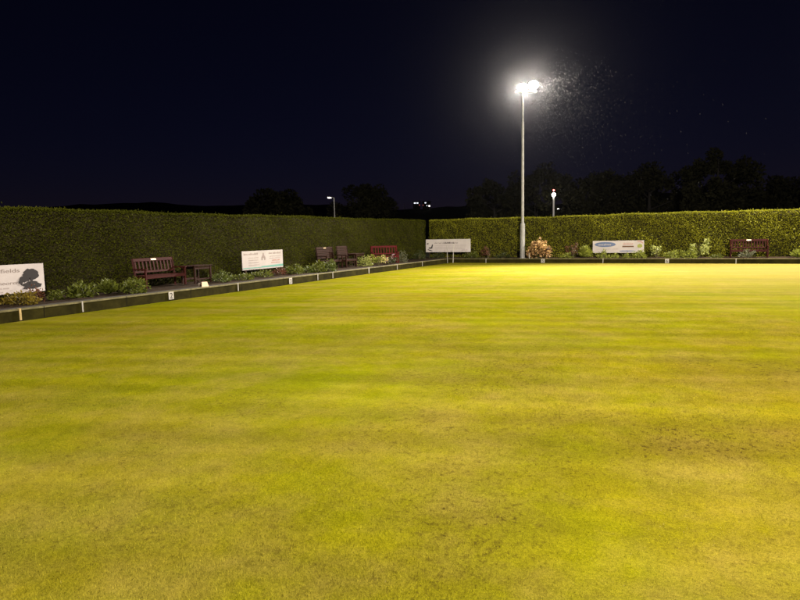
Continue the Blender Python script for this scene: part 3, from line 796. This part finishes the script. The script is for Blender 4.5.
plant('flowering_plant', 'pink and white flowering plant under the right end of the bright red bench', -15.35, 29.3, .9, .76, 'stems', darkg, 280, .09, .04, .7, 'flowers', (pink_f, 18, .06))
plant('low_shrub', 'grey green rounded shrub right of the bright red bench', -15.7, 31.6, 1.0, .86, 'clump', greyg, 520, .08, .035, .8, 'shrub')
plant('low_shrub', 'dark green shrub at the corner left of the long white board', -16.35, 35.6, 1.1, .78, 'clump', darkg, 420, .09, .045, .8, 'shrub')
plant('ground_cover_plant', 'dark low plant beneath the long white board in the corner', -15.7, 37.25, 1.3, .58, 'clump', darkg, 380, .08, .04, .4)
plant('leafy_plant', 'low mid green plant just right of the long white board', -13.3, 37.2, 1.1, .66, 'clump', green, 420, .09, .04, .6)
plant('twiggy_shrub', 'dull reddish twiggy shrub between the corner board and floodlight column', -12.3, 37.5, 1.0, 1.02, 'stems', reddish, 380, .08, .035, .6, 'shrub')
plant('leafy_plant', 'dim low green plant at the left foot of the floodlight column', -11.2, 37.35, 1.1, .58, 'clump', darkg, 360, .08, .04, .6)
plant('flowering_shrub', 'round orange and cream leaved bush right of the floodlight column', -8.95, 37.3, 1.45, 1.34, 'round', orange, 520, .19, .15, .9, 'shrub')
plant('leafy_plant', 'low yellowish plant between the orange bush and the ferny bush', -7.2, 37.05, .85, .58, 'clump', lime, 300, .08, .04, .7)
plant('twiggy_shrub', 'dark twiggy purplish shrub behind the low yellowish plant', -6.95, 37.75, .8, 1.18, 'stems', reddish, 330, .07, .035, .6, 'shrub', (white_f, 4, .04))
plant('leafy_shrub', 'bright ferny green bush covering the left end of the blue oval board', -6.1, 37.1, 1.05, 1.12, 'spray', lime, 560, .22, .05, .8, 'shrub')
plant('leafy_plant', 'lime green mound in front of the blue oval', -5.1, 37.05, .75, .68, 'clump', lime, 330, .09, .045)
plant('ground_cover_plant', 'small low lime plant under the middle of the blue oval board', -4.45, 37.05, .65, .5, 'clump', lime, 240, .07, .035)
plant('ground_cover_plant', 'smallest lime plant under the brown bar of the blue oval board', -3.8, 37.05, .45, .52, 'clump', lime, 180, .07, .04)
plant('leafy_plant', 'rounded bright plant covering the green logo end of the board', -3.1, 37.1, .95, .68, 'clump', lime, 420, .1, .045)
plant('tall_leafy_plant', 'pale leaved upright plant right of the blue oval board', -2.2, 37.2, .75, .98, 'stems', paleg, 150, .14, .07, .7)
plant('leafy_plant', 'dense lime green mound left of the tall pale plant', -1.35, 37.05, .9, .68, 'clump', lime, 480, .09, .04)
plant('leafy_plant', 'wide yellow green mound at the foot of the tall pale plant', -.5, 37.05, 1.05, .78, 'clump', lime, 520, .1, .045)
plant('tall_leafy_plant', 'tallest pale green leafy plant against the bright far hedge', -.05, 37.35, 1.0, 1.36, 'stems', paleg, 260, .2, .1, .6)
plant('ground_cover_plant', 'tiny green plant left of the red brown bench', .85, 37.05, .7, .48, 'clump', green, 220, .07, .035, .6)
plant('strappy_plant', 'pale spiky plant in front of the red brown bench', 2.3, 37.0, 1.1, .76, 'spray', greyg, 70, .24, .05, .5)
plant('leafy_plant', 'feathery lime green plant at the right edge of the far bed', 4.55, 37.1, .9, .76, 'spray', lime, 330, .18, .05)
for lx, lw, ly in ((5.8, .8, 37.1), (7.4, 1.0, 37.1)):
    plant('leafy_plant', 'leafy plant in the far bed beyond the right edge of the picture', lx, ly, lw, .7, 'clump', lime, 260, .09, .045)

# ------------------------------------------------------------------ trees beyond the hedges
def tree(label, x, y, top, rad, zlow, n, seed, leaf=.42):
    n = int(n * 1.7)
    r = np.random.default_rng(seed); rr_ = random.Random(seed)
    z0 = BANK - .08; t = thing('broadleaf_tree', label, 'tree', (x, y, z0), 0, 'dark trees beyond the hedges')
    H = top - z0; m = MB(); cc = []
    lean = (rr_.uniform(-.4, .4), rr_.uniform(-.4, .4))
    m.tube([(0, 0, -.1), (lean[0] * .3, lean[1] * .3, H * .3), (lean[0] * .6, lean[1] * .6, H * .6), (lean[0], lean[1], H * .9)], [.03 * H + .08, .022 * H + .05, .014 * H, .03], 9)
    for k in range(9):
        a = rr_.uniform(0, 6.28); z = H * rr_.uniform(.28, .7); q = rad * rr_.uniform(.5, .9)
        m.tube([(lean[0] * .5, lean[1] * .5, z), (q * .5 * math.cos(a), q * .5 * math.sin(a), z + H * .08), (q * math.cos(a), q * math.sin(a), z + H * rr_.uniform(.1, .24))], [.07, .045, .015], 6)
    m.build('trunk', M['bark'], t)
    K = 46; d = unit(r.normal(size=(K, 3))); ctr = d * (r.uniform(.35, 1.0, (K, 1)) ** .55) * np.array([rad, rad, (H - zlow) / 2 * .92]) + np.array([lean[0] * .5, lean[1] * .5, (H + zlow) / 2])
    size = r.uniform(.16, .3, K) * rad
    i = r.integers(0, K, n); e = unit(r.normal(size=(n, 3))) * (r.uniform(.1, 1, (n, 1)) ** .45)
    c = ctr[i] + e * size[i][:, None]
    # keep crown inside its height
    c[:, 2] = np.minimum(c[:, 2], H + .25 * np.abs(r.normal(0, 1, n)) * .4)
    tint = np.clip(.45 + .25 * r.normal(size=K)[i] * .6 + .2 * r.normal(size=n), 0, 1)
    o = np_mesh('crown', leaf_verts(c, e + r.normal(0, .5, (n, 3)), r.uniform(.7, 1.3, n) * leaf, r.uniform(.7, 1.3, n) * leaf * .6), 4, M['tree_leaf'], tint); o.parent = t
    return t
tree('low rounded dark tree behind the left hedge left of the small street lamp', -45.8, 59.4, 7.4, 4.0, 2.0, 4200, 3)
tree('wide dark tree behind the left hedge right of the small street lamp', -40.2, 69.6, 8.5, 4.3, 2.0, 4200, 4)
tree('dark tree just left of the floodlight column', -21.3, 67.0, 8.4, 3.4, 1.6, 3600, 5)
tree('tallest dark tree rising directly behind the floodlight column', -18.6, 75.5, 10.2, 4.2, 2.0, 4500, 6)
tree('dark tree behind the far hedge right of the bright lamp post', -11.3, 76.5, 9.3, 4.3, 1.8, 4200, 8)
tree('broad dark tree above the blue oval board', -5.4, 76.0, 9.2, 4.6, 1.6, 4600, 9)
tree('high topped dark tree above the red brown bench', 1.4, 70.5, 9.9, 3.8, 2.0, 4600, 10)
tree('lower dark tree at the right edge of the picture', 7.9, 79.0, 7.4, 5.2, 1.4, 4200, 12)
tree('dark tree beyond the right edge of the picture', 17.0, 76.0, 8.2, 5.0, 1.6, 3000, 13)

# ------------------------------------------------------------------ street lamps and far lights
def street_lamp(label, loc, h, arm, rz, lens_mat, size=.45):
    t = thing('street_lamp', label, 'street lamp', loc, rz, 'street lamps beyond the hedges')
    m = MB(); m.tube([(0, 0, -.1), (0, 0, h * .25), (0, 0, h * .26), (0, 0, h)], [.11, .1, .075, .06], 10); m.build('post', M['steel'], t)
    m = MB(); m.tube([(0, 0, h - .05), (-arm * .5, 0, h + .03), (-arm, 0, h + .05)], [.05, .045, .04], 8); m.build('arm', M['steel'], t)
    m = MB(); m.box((-arm - size * .45, 0, h + .07), (size, .26, .1), Matrix.Rotation(R(6), 3, 'Y'), .02); hd = m.build('lantern', M['housing'], t)
    m = MB(); m.dome((-arm - size * .45, 0, h + .0), size * .42, .3, 12, 6); m.build('lens', M[lens_mat], hd, smooth=True)
    return t
Zg = BANK - .06
street_lamp('small street lamp with a short arm behind the left hedge', (-34.46, 53.93, Zg), 5.65, .25, R(32), 'lamp_small', .5)
street_lamp('smallest distant street lamp beside the bright lamp post', (-22.91, 112.7, Zg), 5.8, .35, R(12), 'lamp_small', .8)
t = thing('lamp_post', 'bright white lamp post with a red light above its lantern', 'lamp post', (-15.2, 70.4, Zg), 0, 'street lamps beyond the hedges')
m = MB(); m.tube([(0, 0, -.1), (0, 0, 4.6), (0, 0, 5.62)], [.12, .11, .10], 12); m.build('post', M['post_white'], t)
m = MB(); m.dome((0, 0, 5.86), .22, .95, 14, 8); m.build('lantern', M['lamp_white'], t, smooth=True)
m = MB(); m.tube([(0, 0, 6.08), (0, 0, 6.3)], [.03, .03], 8); st_ = m.build('beacon_stem', M['housing'], t)
m = MB(); m.dome((0, 0, 6.38), .1, 1.0, 10, 6); m.build('red_beacon', M['red_light'], st_, smooth=True)

def far_house(label, loc, rz, w, h, d, wins):
    t = thing('hillside_building', label, 'building', loc, rz, 'buildings on the far ridge')
    m = MB(); m.box((0, 0, h / 2 - 1), (w, d, h + 2)); wl = m.build('wall', M['wall'], t)
    m = MB(); m.add([(-w / 2 - .3, -d / 2 - .3, h), (w / 2 + .3, -d / 2 - .3, h), (w / 2 + .3, d / 2 + .3, h), (-w / 2 - .3, d / 2 + .3, h), (-w / 2 - .3, 0, h + .7), (w / 2 + .3, 0, h + .7)], [(0, 1, 5, 4), (2, 3, 4, 5), (0, 4, 3), (1, 2, 5), (3, 2, 1, 0)]); m.build('roof', M['roof'], t)
    for x, z, ww, wh, mt in wins:
        m = MB(); m.box((x, -d / 2 - .02, z), (ww, .05, wh)); m.build('window', M[mt], t)
    return t
far_house('distant building with two lit windows on the dark ridge', (-138.5, 299.4, 15.0), R(25), 3.8, 4.1, 5, ((-.9, 3.7, 1.0, .55, 'win_lit'), (.5, 3.7, .9, .5, 'win_lit'), (1.5, 2.6, .35, .45, 'win_red')))
far_house('right of the two distant lit buildings on the dark ridge', (-133.6, 301.6, 14.6), R(25), 4.2, 4.45, 5, ((-.6, 4.1, .8, .5, 'win_lit'), (.2, 2.6, .3, .45, 'win_lit'), (-1.9, 2.9, .3, .4, 'win_red')))
for p, lab, mt, hh in (((-131.2, 300.0, 13.0), 'distant lamp at the right end of the lit buildings', 'win_lit', 3.8), ((-144.3, 296.5, 12.5), 'distant unlit pale post left of the lit buildings', None, 6.2)):
    t = thing('distant_post', lab, 'post', p, 0)
    m = MB(); m.tube([(0, 0, 0), (0, 0, hh)], [.14, .12], 6); m.build('post', M['steel'], t)
    if mt: m = MB(); m.dome((0, 0, hh + .2), .42, .8, 10, 6); m.build('lantern', M['lamp_small'], t, smooth=True)

# ------------------------------------------------------------------ rain in the light and damp night air
nd = 3000
pc = np.array([-9.2, 36.3, 10.4])
dist = rng.gamma(1.9, 1.85, nd); dv = unit(rng.normal(size=(nd, 3)) * np.array([1.0, .5, 1.0]) + np.array([.8, -.35, -1.05]))
dx = pc + dv * dist[:, None]; dx = dx[(dx[:, 2] > 3) & (dx[:, 1] < 38.2)]; nd = len(dx)
ax = np.array([.32, 0.0, -1.0]) / np.linalg.norm([.32, 0, -1.0])
vs = []
ln_ = rng.uniform(.02, .06, nd)[:, None]; rd = .004
a0 = dx - ax * ln_; a1 = dx + ax * ln_; p = np.array([1, 0, 0.]); q = np.array([0, 1., 0])
corners = [dx + p * rd, dx + q * rd, dx - p * rd, dx - q * rd]
tris = []
for i in range(4):
    tris += [a0, corners[i], corners[(i + 1) % 4]]; tris += [a1, corners[(i + 1) % 4], corners[i]]
vs = np.stack(tris, 1).reshape(-1, 3)
tag(np_mesh('rain', vs, 3, M['drop']), 'fine rain falling through the floodlight beam', 'rain', kind='stuff')

HAZE = .000034
hz = MB(); hz.box((0, 0, 9.5), (1300, 1300, 24.0))
hm_ = bpy.data.materials.new('damp_night_air'); hm_.use_nodes = True; nt = hm_.node_tree; nt.nodes.clear()
o_ = nt.nodes.new('ShaderNodeOutputMaterial'); v_ = nt.nodes.new('ShaderNodeVolumePrincipled')
v_.inputs['Color'].default_value = (.9, .9, .92, 1); v_.inputs['Density'].default_value = HAZE; v_.inputs['Anisotropy'].default_value = .965
nt.links.new(v_.outputs[0], o_.inputs['Volume'])
tag(hz.build('haze', hm_), 'thin damp night air', 'haze', kind='stuff')

# ------------------------------------------------------------------ sky, camera, render settings
w = bpy.data.worlds.new('World'); scene.world = w; w.use_nodes = True
nt = w.node_tree; nt.nodes.clear()
out = nt.nodes.new('ShaderNodeOutputWorld'); bg = nt.nodes.new('ShaderNodeBackground'); sky = nt.nodes.new('ShaderNodeTexSky')
sky.sky_type = 'NISHITA'; sky.sun_disc = False; sky.ozone_density = 8.0; sky.dust_density = 0.0; sky.air_density = 1.0; sky.sun_elevation = R(22.0); sky.sun_rotation = R(160)
nt.links.new(mix(nt, 1.0, sky.outputs[0], (1.45, .66, 1.15), 'MULTIPLY'), bg.inputs[0]); bg.inputs[1].default_value = .0009
nt.links.new(bg.outputs[0], out.inputs[0])

yaw, pitch, roll = R(26.57), R(6.2), R(1.15)
fw = Vector((-math.sin(yaw) * math.cos(pitch), math.cos(yaw) * math.cos(pitch), -math.sin(pitch)))
rt0 = Vector((math.cos(yaw), math.sin(yaw), 0)); up0 = rt0.cross(fw)
rt = rt0 * math.cos(roll) - up0 * math.sin(roll); up = up0 * math.cos(roll) + rt0 * math.sin(roll)
cd = bpy.data.cameras.new('camera'); cam = bpy.data.objects.new('camera', cd); COL.objects.link(cam)
cam.matrix_world = Matrix(((rt.x, up.x, -fw.x, 0), (rt.y, up.y, -fw.y, 0), (rt.z, up.z, -fw.z, 1.85), (0, 0, 0, 1)))
cd.sensor_width = 36; cd.lens = 600 / 800 * 36; cd.clip_start = .05; cd.clip_end = 3000
scene.camera = cam
vs_ = scene.view_settings; vs_.view_transform = 'Standard'; vs_.look = 'None'; vs_.exposure = 0.1; vs_.gamma = 1; vs_.use_curve_mapping = False
scene.cycles.use_denoising = True
try: scene.cycles.denoiser = 'OPENIMAGEDENOISE'
except Exception: pass
scene.cycles.max_bounces = 5; scene.cycles.volume_bounces = 0
